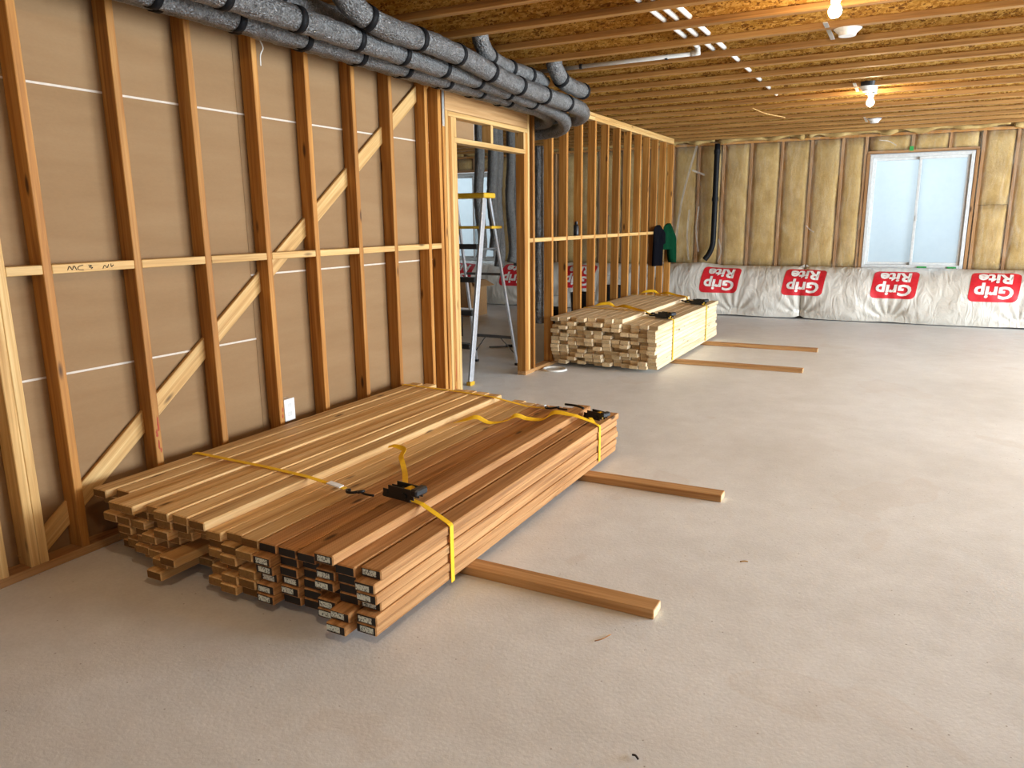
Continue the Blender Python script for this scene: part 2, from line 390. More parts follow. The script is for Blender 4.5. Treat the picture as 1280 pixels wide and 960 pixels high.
# blocking between studs: flat 2x4 let in flush with the front
BZ = 1.292
ally = sorted([1.12, 1.55, 1.676, 1.715]+near[2:]+[4.924])
for a, b in zip(ally, ally[1:]):
    if b-.038-a > .08: bar('blocking', (XC, a+.0005, BZ-.019), (XC, b-.0385, BZ-.019), (0, 0, 1), .038, D, 'studpale', wl)
far = [6.93, 7.29, 7.68, 8.07, 8.46, 8.85, 9.24, 9.64, 9.99, 10.36, 10.745, 11.13]
for y in far: stud(y)
fb = [6.40, 6.51]+far
for a, b in zip(fb[1:], fb[2:]):
    if b < 10.8: bar('blocking', (XC, a+.0005, BZ-.019), (XC, b-.0385, BZ-.019), (0, 0, 1), .038, D, 'studpale', wl)
bar('blocking', (XC, 6.4005, BZ-.019), (XC, 6.4715, BZ-.019), (0, 0, 1), .038, D, 'studpale', wl)
# doorway framing
stud(4.924); stud(4.978, z0=SB); stud(5.022, z1=2.268, mat='studpale')
stud(5.062, z1=2.23, mat='stud'); stud(5.100, z1=2.23, mat='studpale'); stud(5.139, z1=2.045, mat='studpale')
stud(6.51); stud(6.400, z1=2.268+.24, mat='studpale'); stud(6.361, z1=2.23, mat='stud'); stud(6.332, z1=2.045, mat='stud')
bar('header', (XC+.0245, 4.985, 2.39), (XC+.0245, 6.362, 2.39), (0, 0, 1), .242, .038, 'sleeper', wl)
bar('header', (XC-.0245, 4.985, 2.39), (XC-.0245, 6.362, 2.39), (0, 0, 1), .242, .038, 'sleeper', wl)
bar('header_plate', (XC, 5.023, 2.249), (XC, 6.361, 2.249), (0, 0, 1), .036, D, 'studpale', wl)
bar('door_head', (XC, 5.101, 2.065), (XC, 6.323, 2.065), (0, 0, 1), .038, D, 'studpale', wl)
for y in (5.139, 5.72, 6.323): stud(y, z0=2.085, z1=2.23, mat='studpale', name='cripple_stud')
link('strap_plate', bar_mesh(.03, .0015, .30, 0, ('steel',)), None, wl, frame((0, 0, 1), (0, 1, 0), (WX+.0015, 4.955, 2.30)))
# diagonal brace behind the studs
b0, b1 = Vector((WX-D+.0105, 1.58, -.02)), Vector((WX-D+.0105, 4.90, 2.49))
d_ = (b1-b0).normalized()
bar('brace', b0+d_*.10, b1, (1, 0, 0), .019, .089, 'studpale', wl)
# drywall sheets of the far side, seen from behind
DX = WX-D-.004
def sheet(y0, y1, z0, z1): box('drywall_sheet', (DX-.013, y0+.001, z0), (DX, y1-.001, z1), 'drywall', wl)
ys = [SY0, -1.8, .62, 3.06, 5.0]
for a, b in zip(ys, ys[1:]):
    zl = .81 if b <= 3.1 else 1.17
    sheet(a, b, .01, zl-.002); sheet(a, b, zl+.002, 2.03-.002); sheet(a, b, 2.03+.002, 2.57)
    for z in (zl, 2.03): box('seam_strip', (DX, a, z-.0045), (DX+.002, b, z+.0045), 'seam', wl)
sheet(5.0, 5.56, 2.06, 2.57); box('seam_strip', (DX, 5.556, 2.06), (DX+.002, 5.562, 2.57), 'seam', wl)
# small marks: handwriting on blocking, paint on a stud
def scribble(pts2, name='handwriting'):
    bm = bmesh.new(); o = Vector((WX+.0012, 0, 0))
    for st in pts2: tube(bm, [Vector((0, y, z)) for y, z in spline2(st)], .0016, 5)
    return fin(name, bm, 'ink', wl, Matrix.Translation(o))
def spline2(st): return [(p.y, p.z) for p in spline([(0, y, z) for y, z in st], 4)]
bz = BZ-.02
scribble([[(1.965, bz-.006), (1.975, bz+.010), (1.985, bz-.006), (1.995, bz+.010), (2.005, bz-.008)], [(2.035, bz+.011), (2.015, bz+.006), (2.012, bz-.006), (2.036, bz-.009)],
          [(2.06, bz+.010), (2.074, bz+.008), (2.062, bz+.001), (2.078, bz-.001), (2.07, bz-.006)], [(2.125, bz-.008), (2.135, bz+.006), (2.145, bz-.006), (2.155, bz+.009)], [(2.165, bz+.011), (2.167, bz-.003), (2.178, bz+.006)]])
def paint_mark(y, z, w_, h_):
    bm = bmesh.new(); c = Vector((WX+.0006, y, z)); n = 14; ring = []
    for k in range(n):
        a = 2*math.pi*k/n; r = random.uniform(.55, 1.1); ring.append((w_/2*r*math.cos(a), h_/2*r*math.sin(a)))
    f = [bm.verts.new((.0004, p, q)) for p, q in ring]; g = [bm.verts.new((-.001, p, q)) for p, q in ring]
    bm.faces.new(f); bm.faces.new(g[::-1])
    for k in range(n): bm.faces.new((f[k], g[k], g[(k+1) % n], f[(k+1) % n]))
    fin('paint_mark', bm, 'redpaint', wl, Matrix.Translation(c))
for y, z, w_, h_ in ((2.308, .50, .012, .11), (2.298, .455, .014, .05), (2.302, .40, .012, .06), (2.310, .37, .008, .03), (3.130, .385, .010, .03), (3.126, .345, .012, .03), (5.045, .30, .008, .30), (5.052, .75, .006, .16), (5.045, 1.05, .008, .12), (5.03, .12, .010, .10)): paint_mark(y, z, w_, h_)

# ------------------------------------------------------------------ far wall: foundation, studs, batts, film, windows
wb = empty('wall_back', (0, SY1, 0), label='insulated outer wall with yellow fibreglass batts under clear film', kind='structure')
WINS = [(-.615, .655), (-7.93, -6.66)]
WZ0, WZ1 = .745, 2.31
box('foundation', (SX0, SY1-.04, 0), (SX1, SY1+.35, .70), 'concwall', wb)
xs = [SX0]
for a, b in sorted((w[0]-.045, w[1]+.045) for w in WINS): xs += [a, b]
xs += [SX1]
for a, b in zip(xs[::2], xs[1::2]): box('sheathing', (a, SY1+.12, .70), (b, SY1+.135, JZ+JD), 'osb', wb)
for a, b in WINS: box('sheathing', (a-.045, SY1+.12, WZ1+.04), (b+.045, SY1+.135, JZ+JD), 'osb', wb)
bsx = [-3.86, -3.45, -3.04, -2.66, -2.25, -1.81, -1.40, -.985, .92-.185, 1.118, 1.53, 1.93, 2.34, 2.74, 3.15, 3.55, 3.96, 4.37, 4.77, 5.18, 5.59, 5.98, -.68, -4.27, -4.68, -5.08, -5.49, -5.9, -6.3, -6.6, -8.0, -8.4, -8.58]
bsx = sorted(bsx)
for x in bsx: bar('wall_stud', (x, SY1+.05, .74), (x, SY1+.05, 2.56), (1, 0, 0), .038, .14, 'wallstud', wb)
for z in (.72,): bar('sill_plate', (SX0, SY1+.05, z), (SX1, SY1+.05, z), (0, 0, 1), .037, .14, 'stud', wb)
for z in (2.579,): bar('top_plate', (SX0, SY1+.05, z), (SX1, SY1+.05, z), (0, 0, 1), .037, .14, 'stud', wb)
def batt(x0, x1, z0, z1, bulge=.03, yb=SY1+.11):
    nx, nz = 6, max(3, int((z1-z0)/.12)); bm = bmesh.new(); g = []
    w, h = x1-x0, z1-z0; c = Vector(((x0+x1)/2, SY1, (z0+z1)/2)); sd = random.random()*50
    for i in range(nx+1):
        row = []
        for k in range(nz+1):
            u, v = i/nx, k/nz; e = (1-abs(2*u-1)**3.2)*(1-abs(2*v-1)**(3.2+h*4))
            y = SY1-.005-bulge*.6*e+.012*(1-e)+.014*noise.noise(Vector((u*w*4+sd, v*h*3, sd)))
            row.append(bm.verts.new(Vector((x0+w*u, y, z0+h*v))-c))
        g.append(row)
    for i in range(nx):
        for k in range(nz): bm.faces.new((g[i][k], g[i+1][k], g[i+1][k+1], g[i][k+1]))
    ring = [g[i][0] for i in range(nx+1)]+[g[nx][k] for k in range(1, nz+1)]+[g[i][nz] for i in range(nx-1, -1, -1)]+[g[0][k] for k in range(nz-1, 0, -1)]
    bk = [bm.verts.new(Vector((v.co.x, yb-c.y, v.co.z))) for v in ring]
    for q in range(len(ring)): bm.faces.new((ring[q], bk[q], bk[(q+1) % len(ring)], ring[(q+1) % len(ring)]))
    return fin('batt', bm, 'batt', wb, Matrix.Translation(c), smooth=True)
def inwin(x): return any(a-.06 < x < b+.06 for a, b in WINS)
for a, b in zip(bsx, bsx[1:]):
    if b-a < .1: continue
    m = (a+b)/2
    if inwin(m): continue
    if abs(m-.93) < .05: batt(a+.021, b-.021, .745, 1.60); batt(a+.021, b-.021, 1.605, 2.555)
    else: batt(a+.021, b-.021, .745, 2.555)
for (a, b), crs in zip(WINS, ((-.10, .35), (-7.5, -7.1))):
    bar('window_header', (a-.04, SY1+.05, WZ1+.035), (b+.04, SY1+.05, WZ1+.035), (0, 0, 1), .036, .14, 'wallstud', wb)
    e = [a-.04]+list(crs)+[b+.04]
    for x in crs: bar('cripple_stud', (x, SY1+.05, WZ1+.054), (x, SY1+.05, 2.56), (1, 0, 0), .038, .14, 'wallstud', wb)
    for p, q in zip(e, e[1:]): batt(p+.022, q-.022, WZ1+.058, 2.555, .03)
    for x in (a-.025, b+.025): bar('trimmer_stud', (x, SY1+.045, .74), (x, SY1+.045, WZ1+.015), (1, 0, 0), .038, .16, 'wallstud', wb)
# rim batts above the plate and the loose film hanging from it
x = SX0+.05
while x < SX1-.3: batt(x, x+.40, 2.605, 2.89, .05); x += .41
def film_sheet(x0, x1, z0, z1):
    nx, nz = max(2, int((x1-x0)/.07)), max(2, int((z1-z0)/.09)); bm = bmesh.new(); g = []; c = Vector(((x0+x1)/2, SY1-.055, (z0+z1)/2))
    for i in range(nx+1):
        row = []
        for k in range(nz+1):
            X, Z = x0+(x1-x0)*i/nx, z0+(z1-z0)*k/nz
            row.append(bm.verts.new(Vector((X, SY1-.078+.012*noise.noise(Vector((X*5, Z*1.3, 3)))+.008*noise.noise(Vector((X*13+Z*4, Z*5, 7))), Z))-c))
        g.append(row)
    for i in range(nx):
        for k in range(nz): bm.faces.new((g[i][k], g[i+1][k], g[i+1][k+1], g[i][k+1]))
    return fin('vapour_film', bm, 'film', wb, Matrix.Translation(c), smooth=True)
for a, b in zip(xs[::2], xs[1::2]): film_sheet(a, b, .76, 2.60)
for a, b in WINS: film_sheet(a-.05, b+.05, WZ1+.03, 2.60)
def film_drape(x0, x1, seed):
    bm = bmesh.new(); path = [Vector((x0+(x1-x0)*k/24, SY1-.09+.02*math.sin(k*.9+seed), 2.625+.018*math.sin(k*.55+seed*2))) for k in range(25)]
    o = path[0].copy(); tube(bm, [p-o for p in path], lambda t: .034+.012*math.sin(t*19+seed), 10, True, .02, 14., seed)
    return fin('rolled_film_edge', bm, 'batt', wb, Matrix.Translation(o), smooth=True)
for a, b, s in ((-3.9, -2.8, .3), (-2.72, -1.5, 1.7), (-1.45, -.3, 2.9), (-.25, 1.0, 4.2), (1.05, 2.2, 5.5), (2.25, 3.35, 6.1), (3.4, 4.6, 7.3), (4.65, 5.9, 8.1)): film_drape(a, b, s)

M['fold'] = m_film('film_fold', .30, (.86, .80, .70), .3); M['greentape'] = plain('green_tape', (.03, .30, .06), .6)
for pts, w_ in (([(-3.06, 2.56), (-3.16, 2.2), (-3.27, 1.7), (-3.34, 1.1), (-3.36, .8)], .035), ([(-3.12, 2.2), (-3.02, 2.16), (-2.92, 2.12)], .03), ([(-3.14, 1.6), (-3.16, 1.2), (-3.12, .82)], .03), ([(-2.99, 1.65), (-3.02, 1.3), (-2.97, .95)], .022),
                ([(-2.66, 1.15), (-2.62, .95), (-2.66, .80)], .02), ([(-1.40, 1.35), (-1.33, 1.28), (-1.28, 1.25)], .012), ([(-.52, 2.50), (-.40, 2.48), (-.30, 2.42)], .014)):
    ribbon('film_fold', [(x, SY1-.105+.006*math.sin(k*2.), z) for k, (x, z) in enumerate(pts)], (1, -.3, .2), w_, .003, 'fold', wb, 6)
for lo, hi in (((-.135, SY1-.098, 2.34), (-.085, SY1-.095, 2.40)), ((-.150, SY1-.098, 2.585), (-.06, SY1-.095, 2.62)), ((.10, SY1-.05, .752), (.22, SY1-.047, .775)), ((.47, SY1-.05, .752), (.58, SY1-.047, .775))):
    box('tape_patch', lo, hi, 'greentape', wb)
def window(n, x0, x1, split):
    w = empty('window_%d' % n, ((x0+x1)/2, SY1, WZ0), label='white vinyl sliding window with two pale filmed panes' if n == 1 else 'white vinyl window seen through the doorway in the side room', kind='structure')
    f, y0, y1 = .045, SY1-.03, SY1+.10
    box('frame_jamb', (x0, y0, WZ0), (x0+f, y1, WZ1), 'vinyl', w, .004); box('frame_jamb', (x1-f, y0, WZ0), (x1, y1, WZ1), 'vinyl', w, .004)
    box('frame_head', (x0+f, y0, WZ1-f), (x1-f, y1, WZ1), 'vinyl', w, .004); box('frame_sill', (x0+f, y0, WZ0), (x1-f, y1, WZ0+f), 'vinyl', w, .004)
    for a, b, yy in ((x0+f, split+.03, SY1+.055), (split-.03, x1-f, SY1+.015)):
        s = empty('sash', ((a+b)/2, yy, WZ0+f), parent=w); z0, z1, t = WZ0+f, WZ1-f, .036
        box('stile', (a, yy-.015, z0), (a+t, yy+.015, z1), 'vinyl', s, .003); box('stile', (b-t, yy-.015, z0), (b, yy+.015, z1), 'vinyl', s, .003)
        box('rail', (a+t, yy-.015, z0), (b-t, yy+.015, z0+t), 'vinyl', s, .003); box('rail', (a+t, yy-.015, z1-t), (b-t, yy+.015, z1), 'vinyl', s, .003)
        box('pane', (a+t, yy-.003, z0+t), (b-t, yy+.003, z1-t), 'pane', s)
    box('latch', (split-.012, SY1-.008, 1.40), (split+.012, SY1+.0, 1.47), 'vinyl', w)
window(1, *WINS[0], .03); window(2, *WINS[1], -7.13)

# ================================================================== INSULATION BLANKETS WITH PRINTED LOGOS
PROF = [(12.05, .735), (11.95, .752), (11.83, .735), (11.72, .675), (11.63, .58), (11.575, .46), (11.56, .33), (11.57, .2), (11.60, .09), (11.655, .012)]
PP = spline([(0, y, z) for y, z in PROF], 8)
AL = [0.]
for a, b in zip(PP, PP[1:]): AL.append(AL[-1]+(b-a).length)
PINCH = [-2.30, -1.36, -.20, 1.35, 2.4, 3.5, 4.7, -3.5, -4.6, -5.8, -6.9, -8.0]
def blanket_pt(x, s, off=0.):
    s = max(0., min(AL[-1]-1e-6, s)); i = max(k for k in range(len(AL)) if AL[k] <= s); i = min(i, len(PP)-2)
    t = (s-AL[i])/(AL[i+1]-AL[i]); p = PP[i].lerp(PP[i+1], t); tg = (PP[i+1]-PP[i]).normalized(); n = Vector((0, -tg.z, tg.y))
    if n.y > 0 and n.z < 0: n = -n
    if n.y > .3: n = -n
    f = s/AL[-1]; d = 0.
    for q in PINCH:
        dx = x-q; g = math.exp(-(dx/.28)**2)
        d -= .11*g*f**2.6
        r = math.hypot(dx, (1-f)*.9)+.05; ang = math.atan2(dx, (1-f)*.9+.02)
        d += .012*math.exp(-(r/.50)**2)*math.sin(ang*15+q*5)*min(1., r*5)
    d += .05*math.exp(-((x+2.95)/.35)**2)*(1-f)*(f > .02)
    d += .030*noise.noise(Vector((x*1.3, f*1.5, 2)))*f+.013*noise.noise(Vector((x*4.2+f*3, f*3., 8)))+.006*noise.noise(Vector((x*12, f*5, 5)))
    edge = min(1., f*6)*min(1., (1-f)*8+.15)
    p = Vector((x, p.y, p.z))+n*(d*edge+off)
    p.z = max(p.z, .006); p.y = min(p.y, SY1-.075)
    return p
def blanket(x0, x1, label):
    bm = bmesh.new(); nx, ns = int((x1-x0)/.020), 56; g = []; o = Vector(((x0+x1)/2, 11.75, 0))
    for i in range(nx+1):
        x = x0+(x1-x0)*i/nx; e = min(i, nx-i); sh = .035*math.exp(-(e/2.2)**2)
        g.append([bm.verts.new(blanket_pt(x, AL[-1]*k/ns, -sh)-o) for k in range(ns+1)])
    for i in range(nx):
        for k in range(ns): bm.faces.new((g[i][k], g[i+1][k], g[i+1][k+1], g[i][k+1]))
    # end flaps and back closing so that it is a filled roll
    for row in (g[0], g[-1]):
        c = bm.verts.new(Vector((row[0].co.x, 12.045-o.y, .012)))
        for a, b in zip(row, row[1:]): bm.faces.new((a, b, c))
    return fin('insulation_blanket', bm, 'blanket', None, Matrix.Translation(o), smooth=True, label=label, cat='insulation', group='white faced insulation blankets along the outer wall')
bl = [blanket(-3.55, -1.37, 'white plastic faced insulation blanket, wrinkled, between the black pipe and the joint'),
      blanket(-1.36, 5.95, 'long white plastic faced insulation blanket bulging on the floor under the sliding window'),
      blanket(-8.55, -3.56, 'white plastic faced insulation blanket along the side room wall beyond the studs')]
def text_mesh(body, size, bold):
    cu = bpy.data.curves.new('t', 'FONT'); cu.body = body; cu.size = size; cu.offset = bold; cu.resolution_u = 3; cu.align_x = 'CENTER'
    o = bpy.data.objects.new('t', cu); COL.objects.link(o); dg = bpy.context.evaluated_depsgraph_get(); me = bpy.data.meshes.new_from_object(o.evaluated_get(dg))
    bpy.data.objects.remove(o); return me
TXT = {t: text_mesh(t, .215, .0075) for t in ('Grip', 'Rite')}
def logo(x, parent):
    s_mid, w, h = .50, .56, .44; cy = blanket_pt(x, s_mid); sk = .10
    def put(a, b, off): return blanket_pt(x+a+sk*b, s_mid-b, off)-cy
    bm = bmesh.new(); n, m = 22, 18; r = .07
    vs = {}
    for i in range(n+1):
        for k in range(m+1):
            a, b = -w/2+w*i/n, -h/2+h*k/m
            qx, qy = max(0, abs(a)-(w/2-r)), max(0, abs(b)-(h/2-r)); q = math.hypot(qx, qy)
            if q > r:
                a = math.copysign(w/2-r+qx*r/q, a); b = math.copysign(h/2-r+qy*r/q, b)
            vs[i, k] = bm.verts.new(put(a, b, .004))
    for i in range(n):
        for k in range(m): bm.faces.new((vs[i, k], vs[i+1, k], vs[i+1, k+1], vs[i, k+1]))
    bmesh.ops.remove_doubles(bm, verts=bm.verts[:], dist=.0004)
    o = fin('logo_patch', bm, 'red', parent, Matrix.Translation(cy), smooth=True, label='red rounded patch with upside down white lettering')
    for body, base in (('Grip', .025), ('Rite', -.175)):
        b2 = bmesh.new(); b2.from_mesh(TXT[body])
        bmesh.ops.triangulate(b2, faces=b2.faces[:])
        for _ in range(2): bmesh.ops.subdivide_edges(b2, edges=[e for e in b2.edges if e.calc_length() > .03], cuts=1); bmesh.ops.triangulate(b2, faces=b2.faces[:])
        for v in b2.verts:
            a, b = v.co.x*1.12, v.co.y+base
            v.co = put(-a, -b, .0095)
        me = bpy.data.meshes.new('lettering'); b2.to_mesh(me); b2.free(); link('lettering', me, 'printwhite', o, Matrix.Translation(cy))
for x in (-2.53, -1.33, -.15, 1.02, 2.2, 3.38, 4.56): logo(x, bl[0] if x < -1.4 else bl[1])
for x in (-4.86, -6.04, -7.2): logo(x, bl[2])

# ================================================================== LUMBER PILES
def sleeper(x0, x1, y0, dy, label):
    bar('sleeper_board', (x0, y0, .019), (x1, y0+dy, .019), (0, 0, 1), .038, .089, ('sleeper', 'endwhite'), None, .003, label=label, cat='lumber', group='sleeper boards under the piles')
sleeper(-3.13, -.72, 2.515, .0, 'loose brown sleeper board jutting furthest from under the near pile')
sleeper(-3.13, -.76, 3.785, .03, 'brown sleeper board under the back end of the near pile')
sleeper(-3.13, -.81, 7.51, .03, 'brown sleeper board under the front end of the far pile')
sleeper(-3.13, -.81, 8.80, .02, 'brown sleeper board under the back end of the far pile')

TH = .0389
def board(x, z, y0, L, kind, label, group, lab=False):
    mats = {'pine': ('pine', 'endpine'), 'white': ('white', 'endwhite'), 'dark': ('dark', 'blackend')}[kind]
    o = bar('lumber_board', (x, y0, z), (x, y0+L, z), (0, 0, 1), .038, .0865 if kind == 'white' else .0885, mats, None, .0042, label=label, cat='lumber', group=group)
    if lab:
        dx = random.uniform(-.012, .004)
        link('end_label', bar_mesh(.021, .058, .0008, 0, ('label',)), None, o, frame((0, -1, 0), (0, 0, 1), (x+dx, y0-.0006, z+random.uniform(-.004, .002))), label='small white printed tag')
    return o
R = random.uniform
P1 = 'boards in the near strapped pile'
LX = [-3.062+.0915*i for i in range(11)]
special = {(0, 2): 2.25, (0, 3): 2.3, (0, 4): 2.2, (0, 5): 1.98, (0, 1): 2.0, (1, 1): 1.955, (1, 2): 1.975, (1, 3): 2.02, (1, 4): 1.965, (2, 1): 1.94, (2, 2): 1.915, (2, 3): 1.95, (3, 1): 1.925, (3, 3): 1.90,
           (4, 1): 1.935, (4, 2): 1.88, (4, 3): 1.915, (5, 1): 1.80, (5, 2): 1.83, (5, 3): 1.96, (6, 1): 1.98, (6, 2): 2.02, (6, 3): 1.80, (6, 4): 1.99, (7, 1): 2.12, (7, 2): 1.99, (7, 3): 1.96, (7, 4): 2.0,
           (8, 3): 1.96, (10, 4): 1.95, (4, 5): 1.92, (5, 5): 1.85, (7, 5): 1.93, (3, 5): 1.88}
for i in range(11):
    for l in range(1, 8):
        if l == 7 and i > 7: continue
        z = .038+TH*(l-.5); x = LX[i]+R(-.0008, .0008)
        y = special.get((i, l), 1.87+R(-.025, .035))
        if l == 7: z += [.008, .003, .0, .010, .002, .009, .005, .0][i]; y = [1.905, 1.95, 1.845, 1.828, 1.885, 1.845, 1.86, 1.86][i]; x += .004*i
        if l == 6: y = [1.95, 1.92, 1.90, 1.90, 1.90, 1.87, 1.875, 1.90, 1.88, 1.905, 1.895][i]
        board(x, z, y, 2.44+R(-.01, .02), 'pine', 'pale pine board in the near strapped pile, %s layer up, %s from stud wall' % (NUM[l], NUM[i+1]), P1)
DXc = [-2.0515+.0965*j for j in range(6)]
labels = {(0, l) for l in range(1, 6)} | {(1, 2), (1, 3), (3, 1), (3, 2), (3, 4), (3, 5), (4, 1), (4, 2)} | {(5, l) for l in range(1, 7)}
for j in range(6):
    for l in range(1, 7):
        z = .038+TH*(l-.5)
        y = {0: 1.862, 1: 1.90, 2: 1.915, 3: 1.875, 4: 1.892, 5: 1.868}[j]+R(-.006, .008)
        if l == 6: y = [1.893, 1.895, 1.892, 1.91, 1.878, 1.900][j]
        if (j, l) in ((4, 1), (4, 2)): y = 1.812 if l == 1 else 1.835
        if (j, l) in ((0, 3), (5, 3)): y += .02
        if (j, l) == (3, 3): y = 1.93
        if j == 5 and l in (1, 2): y = 1.86
        board(DXc[j]+([0, 0, .0035, -.003, .003, -.0035, .0015][l] if j == 5 else R(-.001, .001)), z, y, 2.42+R(-.005, .012), 'dark',
              'dark brown black-ended board in the near pile, %s layer up, %s from outer side' % (NUM[l], NUM[6-j]), P1, (j, l) in labels)
board(-1.738, .038+TH*6.5, 1.852, 2.42, 'dark', 'dark brown board with tagged black end lying alone on top of the brown boards', P1, True)
P2 = 'boards in the far strapped pile'
for i in range(12):
    for l in range(1, 13):
        if l == 12 and i > 7: continue
        z = .038+TH*(l-.5); x = -3.108+.0925*i+R(-.0012, .0012)
        y = 6.86+R(-.06, .06)+(-.02 if i > 9 else 0)
        board(x, z, y, 2.50+R(-.01, .02), 'white', 'whitish spruce board in the far strapped pile, %s layer up, %s from stud wall' % (NUM[l], NUM[i+1]), P2)

# ------------------------------------------------------------------ ratchet straps
def ratchet(parent, c, ang, s=1.):
    """black ratchet buckle: two side plates, spool, handle, yellow webbing wound on the spool"""
    mw = Matrix.Translation(c) @ Matrix.Rotation(ang, 4, 'Z') @ Matrix.Scale(s, 4)
    bm = bmesh.new()
    for y in (-.026, .023): addbox(bm, (-.075, y, .002), (.055, y+.003, .034)); addbox(bm, (-.045, y-.004, .014), (.075, y, .052))
    addbox(bm, (-.082, -.024, .002), (-.058, .024, .014), .002); addbox(bm, (.060, -.034, .028), (.092, .034, .056), .006); addbox(bm, (-.045, -.024, .004), (-.016, .024, .026), .003)
    addbox(bm, (-.012, -.012, .030), (.06, .012, .040), .003)
    tube(bm, [Vector((.03, -.036, .024)), Vector((.03, .036, .024))], .013, 10); tube(bm, [Vector((-.052, -.031, .02)), Vector((-.052, .031, .02))], .007, 8)
    r = fin('ratchet', bm, 'black', parent, mw)
    b2 = bmesh.new(); tube(b2, [Vector((.03, -.020, .026)), Vector((.03, .020, .026))], .0235, 14)
    fin('webbing_roll', b2, 'yellow', r, mw, smooth=True)
    return r
def hook(parent, c, ang, s=1.):
    mw = Matrix.Translation(c) @ Matrix.Rotation(ang, 4, 'Z') @ Matrix.Scale(s, 4); bm = bmesh.new()
    tube(bm, spline([(-.045, .014, .006), (-.055, 0, .007), (-.04, -.014, .006), (-.015, -.010, .006), (0, .006, .007), (.018, .016, .010), (.035, .010, .016), (.034, -.008, .018), (.02, -.012, .014)], 5), .0065, 8)
    tube(bm, spline([(.03, 0, .012), (.06, -.004, .010), (.10, 0, .010)], 4), .0055, 8)
    return fin('hook', bm, 'blackmetal', parent, mw, smooth=True)
ZT = .038+TH*7; Z6 = .038+TH*6
st = empty('ratchet_strap', (-1.5, 2.4, ZT), label='yellow ratchet strap over the labelled front end of the near pile', cat='strap', group='yellow ratchet straps')
ribbon('webbing', [(-3.116, 2.455, .10), (-3.115, 2.455, ZT+.011), (-3.106, 2.455, ZT+.0135), (-2.9, 2.453, ZT+.0130), (-2.6, 2.448, ZT+.0125), (-2.36, 2.444, ZT+.006), (-2.13, 2.437, Z6+.026)], (0, 1, 0), .025, .002, 'yellow', st, smooth_path=False)
ribbon('strap_tag', [(-2.225, 2.44, Z6+.038), (-2.18, 2.438, Z6+.034), (-2.15, 2.438, Z6+.03)], (0, 1, 0), .032, .006, 'whiteplastic', st)
hook(st, (-2.065, 2.435, Z6+.012), -.05); ratchet(st, (-1.80, 2.42, ZT+.003), -.10, 1.15)
ribbon('webbing', [(-1.755, 2.41, ZT+.008), (-1.69, 2.395, ZT+.006), (-1.528, 2.350, Z6+.006), (-1.5165, 2.347, Z6-.002), (-1.5165, 2.347, .030)], [(.12, 1, 0), (.12, 1, 0), (.05, 1, 0), (0, 1, 0), (0, 1, 0)], .025, .002, 'yellow', st, smooth_path=False)
ribbon('loose_tail', [(-1.80, 2.425, ZT+.018), (-1.79, 2.455, ZT+.03), (-1.83, 2.49, ZT+.012), (-1.92, 2.60, Z6+.020), (-2.03, 2.75, Z6+.012), (-2.12, 2.86, Z6+.008), (-2.19, 2.94, Z6+.022), (-2.20, 2.98, Z6+.045), (-2.26, 2.985, Z6+.055), (-2.29, 2.97, Z6+.050)],
       [(1, .3, .3), (1, .5, 0), (1, .6, 0), (1, .75, 0), (1, .7, .1), (1, .6, -.1), (1, .5, .3), (.8, .5, .5), (.3, 1, .3), (.3, 1, .2)], .026, .002, 'yellow', st)
st = empty('ratchet_strap', (-1.6, 4.1, ZT), label='yellow ratchet strap over the plain back end of the near pile', cat='strap', group='yellow ratchet straps')
ribbon('webbing', [(-3.116, 4.24, .10), (-3.115, 4.24, ZT+.011), (-3.106, 4.24, ZT+.0135), (-2.6, 4.21, ZT+.0125), (-2.36, 4.198, ZT+.006), (-2.1, 4.19, Z6+.01), (-1.96, 4.187, Z6+.012)], (0, 1, 0), .025, .002, 'yellow', st, smooth_path=False)
ribbon('strap_tag', [(-2.03, 4.19, Z6+.022), (-2.00, 4.19, Z6+.03), (-1.97, 4.188, Z6+.03)], (0, 1, 0), .03, .006, 'whiteplastic', st)
hook(st, (-1.915, 4.185, Z6+.012), -.05); 
pipe('hook_link', [(-1.83, 4.18, Z6+.055), (-1.745, 4.165, ZT+.018), (-1.69, 4.14, ZT+.014)], .007, 'blackmetal', st)
ratchet(st, (-1.597, 4.11, Z6+.004), -.35, .98)
ribbon('webbing', [(-1.60, 4.03, Z6+.03), (-1.56, 3.99, Z6+.012), (-1.528, 3.975, Z6+.006), (-1.5165, 3.972, Z6-.002), (-1.5165, 3.972, .06)], [(.35, 1, 0), (.3, 1, 0), (.1, 1, 0), (0, 1, 0), (0, 1, 0)], .025, .002, 'yellow', st, smooth_path=False)
ribbon('loose_tail', [(-1.56, 3.985, Z6+.016), (-1.655, 3.96, ZT+.010), (-1.70, 3.95, ZT+.018), (-1.79, 3.93, ZT+.026), (-1.85, 3.90, Z6+.024), (-1.93, 3.85, Z6+.03), (-1.99, 3.82, Z6+.05), (-2.04, 3.79, Z6+.02), (-2.12, 3.73, Z6+.012), (-2.19, 3.70, Z6+.045), (-2.25, 3.67, Z6+.03), (-2.31, 3.63, Z6+.012)],
       [(.3, 1, 0), (.3, 1, .2), (.2, 1, .5), (.1, .8, .9), (.3, 1, .3), (.2, 1, .6), (0, .8, 1), (.3, 1, .2), (.3, 1, .3), (0, .7, 1), (.2, 1, .5), (.3, 1, 0)], .026, .002, 'yellow', st)
ZA, ZB = .038+TH*12, .038+TH*11
